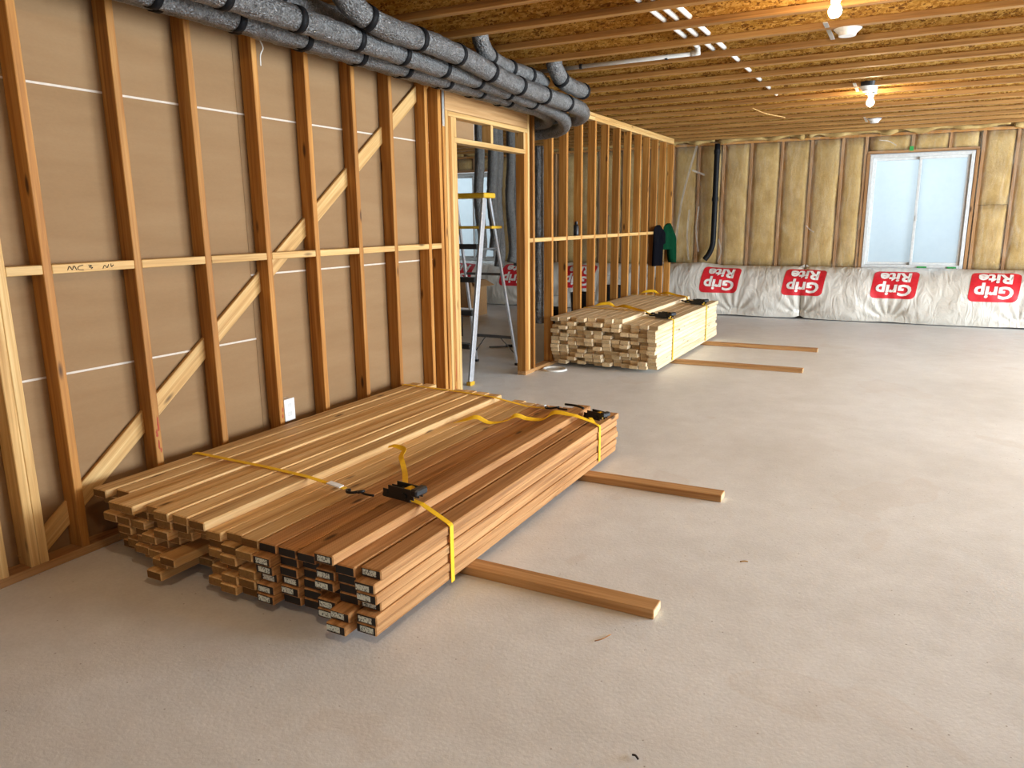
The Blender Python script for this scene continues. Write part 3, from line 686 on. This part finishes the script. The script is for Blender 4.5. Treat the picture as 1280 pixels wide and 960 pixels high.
for k, (y, lab) in enumerate(((7.37, 'yellow ratchet strap over the ragged front end of the far pile'), (8.76, 'yellow ratchet strap over the back end of the far pile'))):
    st = empty('ratchet_strap', (-2.3, y, ZA), label=lab, cat='strap', group='yellow ratchet straps')
    yy = y+(.50 if k == 0 else .75)
    ribbon('webbing', [(-2.30, y+.12, ZB+.02), (-2.40, yy-.30, ZA+.008), (-2.85, yy-.18, ZA+.004), (-3.162+.002, yy-.15, ZA+.003)], (0, 1, 0), .025, .002, 'yellow', st, smooth_path=False)
    ribbon('loose_tail', [(-2.42, yy-.26, ZA+.008), (-2.58, yy-.14, ZA+.012), (-2.72, yy-.08, ZA+.03), (-2.84, yy-.02, ZA+.01), (-2.92, yy, ZA+.04), (-3.02, yy-.02, ZA+.03), (-3.08, yy-.04, ZA+.01)], [(0, 1, .2), (0, 1, .5), (0, .7, 1), (0, 1, .2), (0, .6, 1), (0, .8, .8), (0, 1, 0)], .035, .002, 'yellow', st)
    hook(st, (-2.335, y+.17, ZB+.02), -.5, 1.2); hook(st, (-2.27, y+.11, ZB+.012), -.4, 1.3); ratchet(st, (-2.15, y+.05, ZB+.004), -.4, 1.25)
    ribbon('webbing', [(-2.12, y+.03, ZB+.02), (-2.06, y, ZB+.006), (-2.041, y, ZB-.003), (-2.040, y, .055)], (0, 1, 0), .030, .002, 'yellow', st, smooth_path=False)

# ================================================================== FOIL DUCTS
def duct(label, pts, r=.058, straps=(), group='silver flexible ducts under the joists', seg=18, step=.028, mat='foil', jit=.007):
    path = resample(spline(pts, 10), step); o = path[0].copy(); sd = random.random()*40
    root = empty('flexible_duct', o, label=label, cat='duct', group=group)
    bm = bmesh.new(); tube(bm, [p-o for p in path], lambda t: r, seg, True, jit, 22., sd)
    fin('duct_jacket', bm, mat, root, Matrix.Translation(o), smooth=True)
    n = len(path)
    for s in straps:
        if s is True: continue
        i = min(range(n), key=lambda q: abs(path[q].y-s)); i = max(1, min(n-2, i)); t = (path[i+1]-path[i-1]).normalized()
        b2 = bmesh.new(); tube(b2, [-t*.019, t*.019], r+.006, seg, True); fin('strap_band', b2, 'tape', root, Matrix.Translation(path[i]), smooth=True)
    return root
def ev(a, b, d, ph=0.): 
    out = []; y = a+ph
    while y < b: out.append(y); y += d
    return out
duct('silver flexible duct dropping by an elbow from the joists, topmost over the doorway, outermost', [(-2.64, 3.10, 2.86), (-2.635, 3.14, 2.66), (-2.62, 3.26, 2.53), (-2.59, 3.5, 2.468), (-2.57, 3.95, 2.462), (-2.58, 4.3, 2.452), (-2.585, 4.6, 2.425), (-2.585, 4.9, 2.40), (-2.585, 5.4, 2.388), (-2.585, 6.05, 2.38), (-2.63, 6.35, 2.37), (-2.76, 6.60, 2.36), (-2.95, 6.76, 2.37), (-3.15, 6.81, 2.385), (-3.42, 6.82, 2.39)],
     .062, ev(3.36, 6.0, .42))
duct('long straight silver duct, outer one of the lower row on the drywall half', [(-2.70, -2.8, 2.405), (-2.69, 0, 2.405), (-2.69, 2.4, 2.405), (-2.70, 3.2, 2.402), (-2.715, 4.0, 2.40), (-2.73, 4.8, 2.395), (-2.735, 5.7, 2.365), (-2.75, 6.15, 2.33), (-2.83, 6.42, 2.285), (-2.97, 6.60, 2.265), (-3.15, 6.68, 2.26), (-3.42, 6.70, 2.26)], .058, ev(-2.4, 5.9, .44, .06))
duct('long straight silver duct, middle one of the lower row', [(-2.88, -2.8, 2.386), (-2.88, 1, 2.386), (-2.885, 3, 2.386), (-2.885, 5, 2.384), (-2.89, 5.8, 2.370), (-2.91, 6.15, 2.36), (-2.97, 6.40, 2.345), (-3.08, 6.55, 2.33), (-3.20, 6.60, 2.335), (-3.42, 6.61, 2.34)], .052, ev(-2.4, 5.8, .45, .2))
duct('long straight silver duct running tight against the stud tops', [(-3.035, -2.8, 2.424), (-3.035, 1, 2.424), (-3.04, 3, 2.424), (-3.04, 5, 2.42), (-3.04, 5.9, 2.41), (-3.04, 6.2, 2.412), (-3.06, 6.45, 2.43), (-3.06, 6.62, 2.45)], .054, ev(-2.4, 5.9, .45, .33))
duct('silver duct elbowing down from the joists above the door header', [(-2.57, 4.44, 2.86), (-2.572, 4.46, 2.68), (-2.59, 4.55, 2.57), (-2.63, 4.75, 2.525), (-2.645, 5.05, 2.515), (-2.645, 5.40, 2.515), (-2.66, 5.62, 2.51)], .054, [4.68, 5.02, 5.34])
duct('short silver duct elbowing down from the joists nearest the far studs', [(-2.52, 5.46, 2.86), (-2.52, 5.48, 2.70), (-2.525, 5.56, 2.58), (-2.53, 5.72, 2.515), (-2.53, 5.95, 2.502), (-2.53, 6.14, 2.50)], .060, [5.66, 6.12])
duct('dark upper silver duct tucked behind the elbow against the joists', [(-2.86, -2.8, 2.545), (-2.86, 1, 2.54), (-2.86, 3.4, 2.54), (-2.87, 4.2, 2.535), (-2.87, 5.9, 2.53)], .048, ev(-2.4, 5.8, .6))
duct('narrow silver duct dropping vertically behind the first studs past the doorway', [(-3.325, 6.93, 2.17), (-3.325, 6.93, 1.6), (-3.32, 6.93, .9), (-3.325, 6.935, .42)], .043, [], 'silver ducts hanging in the side room', jit=.006)
for k, (x, y, z1, r, c) in enumerate(((-4.3, 7.42, 1.05, .055, 'closest to the ladder'), (-4.3, 7.72, 1.12, .06, 'second from the ladder'), (-4.36, 7.95, .92, .062, 'third from the ladder'), (-4.3, 8.16, .96, .055, 'fourth from the ladder'), (-4.32, 8.36, .90, .055, 'fifth from the ladder'))):
    duct('loose grey duct hanging in the side room, %s' % c, [(x, y, 2.86), (x+.01, y+.01, 2.2), (x-.01, y, 1.7), (x+.02, y+.02, z1+.2), (x, y+.01, z1)], r, [], 'grey ducts hanging in the side room', 14, .04, 'greyfoil' if 'greyfoil' in M else 'foil')
# black hangers that hold the bundle
for y in ev(-2.0, 6.0, 1.35, .0):
    h = ribbon('duct_hanger', [(-2.52, y, JZ-.001), (-2.53, y, 2.40), (-2.62, y, 2.325), (-2.85, y, 2.335), (-3.04, y, 2.375), (-3.105, y, 2.44), (-3.11, y, JZ-.001)], (0, 1, 0), .018, .0016, 'tape', None, 3, label='black strap slung from the joists round the duct bundle', cat='hanger', group='black straps round the duct bundle') if False else None

# ================================================================== CEILING SERVICES
for x, ya, yb, lab in ((-1.475, 2.2, 5.66, 'white plastic pipe through the joists, shortest, ending at the grey conduit'), (-1.397, 2.2, 5.95, 'white plastic pipe through the joists, middle of three'), (-1.318, 2.2, 8.2, 'white plastic pipe through the joists, longest of three')):
    pipe('water_pipe', [(x, ya, 2.656), (x, yb, 2.656)], .0155, 'pex', None, 12, label=lab, cat='pipe', group='white pipes through the joists')
pipe('water_pipe', [(-2.76, 2.4, 2.75), (-2.65, 4.9, 2.75), (-2.595, 5.85, 2.75)], .010, 'pex', None, 8, label='thin white pipe through the joists above the foil ducts', cat='pipe', group='white pipes through the joists')
cd = empty('conduit', (-2.0, 5.75, 2.62), label='long grey conduit clipped across between two joists', cat='conduit')
pipe('tube', [(-2.75, 5.765, 2.622), (-1.47, 5.745, 2.622)], .015, 'conduit', cd, 12, smooth_path=False)
for x in (-2.40, -1.72): 
    b2 = bmesh.new(); tube(b2, [Vector((-.01, 0, 0)), Vector((.01, 0, 0))], .02, 12); fin('clip', b2, 'black', cd, Matrix.Translation((x, 5.755, 2.622)))
b2 = bmesh.new(); tube(b2, spline([(-.04, 0, 0), (0, -.004, .004), (.012, -.03, .03), (.012, -.09, .06)], 4), .020, 12); fin('elbow', b2, 'conduit', cd, Matrix.Translation((-1.495, 5.745, 2.624)), smooth=True)

def disc(bm, c, r0, r1, z0, z1, seg=20):
    tube(bm, [Vector((c[0], c[1], z0)), Vector((c[0], c[1], z1))], lambda t: r0+(r1-r0)*t, seg)
def bulb(x, y, zc, lab, mat='bulb'):
    e = empty('bulb_fixture', (x, y, zc+.10), label=lab, cat='light', group='bare bulb fixtures')
    bm = bmesh.new(); disc(bm, (0, 0), .05, .055, .085, .130); disc(bm, (0, 0), .055, .035, .075, .086); fin('ceiling_box', bm, 'steel', e, Matrix.Translation((x, y, zc)), smooth=False)
    bm = bmesh.new(); disc(bm, (0, 0), .022, .030, .035, .078); fin('lamp_holder', bm, 'whiteplastic', e, Matrix.Translation((x, y, zc)))
    bm = bmesh.new(); prof = [(.0, -.036), (.018, -.032), (.030, -.018), (.033, 0), (.028, .016), (.018, .030), (.014, .042)]
    tube(bm, [Vector((0, 0, z)) for r, z in prof], lambda t: max(.001, prof[min(6, int(round(t*6)))][0]), 16); fin('bulb', bm, mat, e, Matrix.Translation((x, y, zc)), smooth=True)
    bar('hanger_bar', (x-.0, y-.25, JZ+.045), (x, y+.25, JZ+.045), (1, 0, 0), .02, .006, 'steel', e, 0)
bulb(-.458, 4.50, 2.50, 'bare lit bulb in a round box, over the middle of the floor'); bulb(-.455, 8.08, 2.50, 'bare lit bulb in a round box, over the floor nearer the window'); bulb(-.46, .92, 2.50, 'bare lit bulb in a round box, over the floor toward the rear wall', 'brightbulb')
def pan(x, y, lab, s=1.):
    e = empty('ceiling_pan', (x, y, JZ+.03), label=lab, cat='fixture', group='round ceiling fixture pans')
    bm = bmesh.new(); disc(bm, (0, 0), .085*s, .088*s, .012, .05, 24); fin('housing', bm, 'black', e, Matrix.Translation((x, y, JZ-.012)))
    bm = bmesh.new(); disc(bm, (0, 0), .060*s, .082*s, -.010, .012, 24); disc(bm, (0, 0), .05*s, .055*s, -.03, -.010, 24); fin('cover', bm, 'whiteplastic', e, Matrix.Translation((x, y, JZ-.012)))
    bar('hanger_bar', (x-.11*s, y-.22, JZ+.004), (x-.11*s, y+.27, JZ+.004), (1, 0, 0), .025, .006, 'steel', e, 0)
    bar('mount_arm', (x-.12*s, y-.03, JZ+.004), (x+.09*s, y-.03, JZ+.010), (0, 1, 0), .02, .006, 'steel', e, 0)
pan(-.47, 5.42, 'white round fixture pan on a metal bracket, between two joists by the nearer bulb')
pan(-.47, 7.80, 'small white fixture pan mounted just beside the bulb toward the window', .9)
pan(-.52, 10.35, 'white fixture pan on the joists closest to the outer wall', .9)
pipe('loose_wire', [(-1.62, 8.6, JZ-.002), (-1.50, 8.75, 2.55), (-1.35, 9.0, 2.53), (-1.45, 9.3, 2.56), (-1.75, 9.5, JZ-.002)], .004, 'studpale', None, 6, label='white cable loop sagging below the joists', cat='wire')
pipe('loose_wire', [(WX-.02, 3.152, 2.50), (WX+.006, 3.168, 2.40), (WX+.016, 3.172, 2.365), (WX+.006, 3.160, 2.33), (WX+.010, 3.152, 2.275)], .0035, 'pex', None, 6, label='short white wire end dangling beside a stud under the ducts', cat='wire')

# black drain pipe on the outer wall
bp = empty('drain_pipe', (-2.74, SY1-.13, .8), label='black plastic drain pipe standing against the insulated wall', cat='pipe')
pipe('pipe_run', [(-2.735, SY1-.150, 2.57), (-2.735, SY1-.150, 1.9), (-2.735, SY1-.150, 1.2), (-2.745, SY1-.155, 1.04), (-2.79, SY1-.16, .92), (-2.85, SY1-.18, .83)], .042, 'abs', bp, 14)
for z in (2.45, 1.75):
    b2 = bmesh.new(); tube(b2, [Vector((0, 0, -.03)), Vector((0, 0, .03))], .050, 14); fin('coupling', b2, 'abs', bp, Matrix.Translation((-2.735, SY1-.150, z)), smooth=False)

# outlet box beside a stud
ob = empty('outlet_box', (-3.2, 3.18, .31), label='white electrical outlet box beside a stud above the near pile', cat='outlet')
box('body', (WX-.07, 3.1425, .315), (WX-.004, 3.222, .435), 'whiteplastic', ob, .003); box('cover_plate', (WX-.004, 3.1425, .308), (WX+.003, 3.226, .440), 'whiteplastic', ob, .002)
for z in (.35, .40): box('socket', (WX+.003, 3.168, z-.014), (WX+.0045, 3.200, z+.014), 'vinyl', ob, .0006)

# ================================================================== SIDE ROOM CONTENTS
def ladder():
    L = empty('step_ladder', (-3.7, 6.2, 0), label='aluminium step ladder with yellow top standing in the doorway', cat='ladder')
    top, fx, bx = 1.66, (-3.44, -3.95), None
    nt, nb, ft, fb_ = Vector((-3.47, 6.07, top)), Vector((-3.425, 5.69, .03)), Vector((-3.83, 6.07, top)), Vector((-3.93, 5.69, .03))
    def rail(a, b, w, d): bar('rail', a, b, (0, 1, 0), w, d, 'alu', L, .003)
    rail(nb, nt, .065, .024); rail(fb_, ft, .065, .024)
    rnt, rnb, rft, rfb = Vector((-3.47, 6.17, top)), Vector((-3.485, 6.72, .02)), Vector((-3.83, 6.17, top)), Vector((-3.97, 6.73, .02))
    bar('rear_leg', rnb, rnt, (0, 1, 0), .026, .022, 'alu', L, .002); bar('rear_leg', rfb, rft, (0, 1, 0), .026, .022, 'alu', L, .002)
    box('top_cap', (-3.88, 6.01, top), (-3.43, 6.22, top+.045), 'yellowplastic', L, .008)
    for k in range(1, 5):
        t = (k*.30+.02)/top; a = nb.lerp(nt, t); b = fb_.lerp(ft, t)
        bar('tread', (a.x-.013, a.y, a.z), (b.x+.013, b.y, b.z), (0, 1, 0), .085, .045, 'treadblack', L, .003)
        if k in (1, 4): pass
    a, b = nb.lerp(nt, .26), fb_.lerp(ft, .26)
    z = .30; t = (z-.02)/(top-.02); a, b = rnb.lerp(rnt, t), rfb.lerp(rft, t)
    bar('cross_brace', a, b, (0, 0, 1), .03, .012, 'greytool', L, .002)
    m1, m2 = a.lerp(b, .33), a.lerp(b, .67)
    bar('knee_brace', rnb.lerp(rnt, .06), m1, (0, 1, 0), .014, .008, 'greytool', L, .001); bar('knee_brace', rfb.lerp(rft, .06), m2, (0, 1, 0), .014, .008, 'greytool', L, .001)
    z = .95; t = (z-.02)/(top-.02); bar('cross_brace', rnb.lerp(rnt, t), rfb.lerp(rft, t), (0, 0, 1), .025, .012, 'greytool', L, .002)
    s0, s1 = nb.lerp(nt, .72), rnb.lerp(rnt, .72); bar('spreader', s0, s1, (0, 0, 1), .018, .005, 'greytool', L, .001)
    s0, s1 = fb_.lerp(ft, .72), rfb.lerp(rft, .72); bar('spreader', s0, s1, (0, 0, 1), .018, .005, 'greytool', L, .001)
    box('pail_shelf', (-3.86, 6.16, 1.385), (-3.44, 6.36, 1.41), 'yellowplastic', L, .005)
    for p in (nb, fb_): box('foot', (p.x-.022, p.y-.04, 0), (p.x+.022, p.y+.04, .035), 'yellowplastic', L, .004)
    for p in (rnb, rfb): box('foot', (p.x-.018, p.y-.02, 0), (p.x+.018, p.y+.02, .025), 'black', L, .003)
ladder()
cb = empty('cardboard_box', (-6.2, 10.15, 0), label='open brown cardboard box on the side room floor behind the ladder', cat='box')
for lo, hi in (((-6.75, 9.95, 0), (-5.95, 9.958, .55)), ((-6.75, 10.44, 0), (-5.95, 10.448, .55)), ((-6.75, 9.958, 0), (-6.742, 10.44, .55)), ((-5.958, 9.958, 0), (-5.95, 10.44, .55)), ((-6.742, 9.958, 0), (-5.958, 10.44, .008))):
    box('side_panel', lo, hi, 'cardboard', cb)
bar('flap', (-5.95, 10.2, .545), (-5.80, 10.2, .47), (0, 1, 0), .46, .006, 'cardboard', cb, 0); bar('flap', (-6.35, 9.95, .55), (-6.35, 9.80, .60), (1, 0, 0), .76, .006, 'cardboard', cb, 0)
tb = empty('work_bench', (-5.3, 8.5, 0), label='low pale topped work stand beside the ladder in the side room', cat='stand')
box('bench_top', (-5.75, 8.15, .30), (-5.0, 8.52, .33), 'whiteplastic', tb, .004)
for x in (-5.7, -5.05):
    for y in (8.19, 8.48): bar('leg', (x, y, 0), (x, y, .30), (1, 0, 0), .03, .03, 'greytool', tb)
tl = empty('hand_tool', (-5.3, 8.2, 0), label='small dark tool lying on the side room floor', cat='tool')
bar('blade', (-4.28, 7.55, .012), (-4.12, 7.66, .012), (0, 0, 1), .012, .05, 'greytool', tl); bar('grip', (-4.12, 7.66, .018), (-4.04, 7.70, .018), (0, 0, 1), .03, .035, 'black', tl)
# black canister on a shelf-like bracket and dark tubs seen between the far studs
def canister(x, y, z, r, h, label):
    c = empty('canister', (x, y, z), label=label, cat='canister'); bm = bmesh.new()
    pr = [(r*.92, 0), (r, .01), (r, h*.86), (r*.8, h*.93), (r*.45, h*.96), (r*.45, h)]
    rings = [[bm.verts.new((rr*math.cos(2*math.pi*k/16), rr*math.sin(2*math.pi*k/16), zz)) for k in range(16)] for rr, zz in pr]
    for a, b in zip(rings, rings[1:]):
        for k in range(16): bm.faces.new((a[k], a[(k+1) % 16], b[(k+1) % 16], b[k]))
    bm.faces.new(rings[0][::-1]); bm.faces.new(rings[-1]); fin('tank', bm, 'black', c, Matrix.Translation((x, y, z)), smooth=True)
    b2 = bmesh.new(); tube(b2, [Vector((0, 0, h)), Vector((0, 0, h+.03))], r*.5, 12); fin('cap', b2, 'blackmetal', c, Matrix.Translation((x, y, z)))
canister(WX-.045, 8.50, BZ, .035, .25, 'slim black canister standing on the blocking between two far studs')
canister(WX-.045, 7.62, BZ, .028, .12, 'squat black canister standing on the blocking between two far studs')
def tub(x, y, r, h, label):
    c = empty('tub', (x, y, 0), label=label, cat='bucket', group='dark buckets beyond the far studs'); bm = bmesh.new()
    pr = [(r*.8, 0), (r, h), (r*1.06, h), (r*1.06, h-.03), (r*1.0, h-.03)]
    rings = [[bm.verts.new((rr*math.cos(2*math.pi*k/18), rr*math.sin(2*math.pi*k/18), zz)) for k in range(18)] for rr, zz in pr[:3]+[(r*.95, h), (r*.76, .01)]]
    for a, b in zip(rings, rings[1:]):
        for k in range(18): bm.faces.new((a[k], a[(k+1) % 18], b[(k+1) % 18], b[k]))
    bm.faces.new(rings[0][::-1]); bm.faces.new(rings[-1]); fin('shell', bm, 'black', c, Matrix.Translation((x, y, 0)), smooth=True)
    pipe('bail', [(x-r*1.05, y, h-.02), (x-r*.8, y+.02, h+.10), (x, y+.03, h+.15), (x+r*.8, y+.02, h+.10), (x+r*1.05, y, h-.02)], .004, 'steel', c, 6)
tub(-3.75, 8.25, .15, .42, 'dark bucket with a wire bail closest to the doorway, beyond the far studs'); tub(-3.95, 9.6, .17, .48, 'larger dark bucket beyond the far studs halfway along')
tub(-3.9, 10.6, .17, .5, 'dark bucket beyond the far studs closest to the outer wall')
# cable coil by the wall end
bm = bmesh.new()
for k in range(3): tube(bm, [Vector(((.105+.008*k)*math.cos(a*.25), (.105+.008*k)*math.sin(a*.25), .006+.006*(k % 2))) for a in range(27)], .005, 6)
fin('wire_coil', bm, 'pex', None, Matrix.Translation((-3.03, 6.66, 0)), smooth=True, label='flat coil of pale wire on the slab by the doorway post', cat='wire')

# cloths hanging at the far wall end
def cloth(name, label, cat, mat, y0, y1, ztop, low, x, seed, thick=.05):
    n, m = 22, 20; bm = bmesh.new(); o = Vector((x, (y0+y1)/2, ztop)); front, back = [], []
    for i in range(n+1):
        u = i/n; zb = low(u); fr, bk = [], []
        for k in range(m+1):
            v = k/m; top = ztop-.05*(2*u-1)**2; z = top+(zb-top)*v; f = .022*math.sin(u*15+seed+v*1.2)+.012*math.sin(u*31+seed*2)
            pinch = 1-.22*(1-v)**2; y = (y0+y1)/2+(u-.5)*(y1-y0)*pinch; d = thick*math.sin(math.pi*min(1, max(0, u)))**.5*(.35+.65*min(1., v*3))
            fr.append(bm.verts.new(Vector((x+d+f*min(1., v*2.5), y, z))-o)); bk.append(bm.verts.new(Vector((x+.002, y, z))-o))
        front.append(fr); back.append(bk)
    for i in range(n):
        for k in range(m):
            bm.faces.new((front[i][k], front[i+1][k], front[i+1][k+1], front[i][k+1])); bm.faces.new((back[i][k], back[i][k+1], back[i+1][k+1], back[i+1][k]))
        bm.faces.new((front[i][0], back[i][0], back[i+1][0], front[i+1][0])); bm.faces.new((front[i][m], front[i+1][m], back[i+1][m], back[i][m]))
    for i in (0, n):
        for k in range(m): bm.faces.new((front[i][k], front[i][k+1], back[i][k+1], back[i][k]))
    fin(name, bm, mat, None, Matrix.Translation(o), smooth=True, label=label, cat=cat)
cloth('hanging_jacket', 'black garment hanging from the far end of the stud wall', 'clothing', 'blackcloth', 10.20, 10.64, 1.38, lambda u: .82 if u < .45 else 1.08+.05*math.sin(u*9), WX+.004, .4, .07)
cloth('hanging_jacket', 'dark green garment hanging from the far end of the stud wall', 'clothing', 'green', 10.67, 11.14, 1.40, lambda u: 1.03 if u < .5 else 1.03-.20*math.sin((u-.5)*2*math.pi)**.7 if u < .98 else 1.0, WX+.004, 1.9, .10)

# ================================================================== SMALL LITTER ON THE SLAB
def splinter(pts, r, label, mat='stud'):
    pipe('wood_splinter', pts, r, mat, None, 5, 3, label=label, cat='debris', group='splinters and twigs on the slab')
splinter([(-.86, 2.235, .004), (-.84, 2.255, .006), (-.825, 2.30, .004)], .0018, 'thin wood splinter on the slab in front of the nearest sleeper')
splinter([(-.555, 1.745, .004), (-.545, 1.740, .009), (-.535, 1.735, .004)], .003, 'tiny dark chip on open slab, well clear of the sleepers', 'ink')
splinter([(-.01, 1.86, .004), (-.005, 1.875, .008), (.0, 1.895, .004)], .0025, 'tiny dark chip on open slab closest to the rear wall side', 'ink')
splinter([(-.53, 3.10, .004), (-.515, 3.11, .006), (-.50, 3.115, .004)], .003, 'tiny pale chip on the slab between the two near sleepers', 'studpale')
print('objects', len(bpy.data.objects))
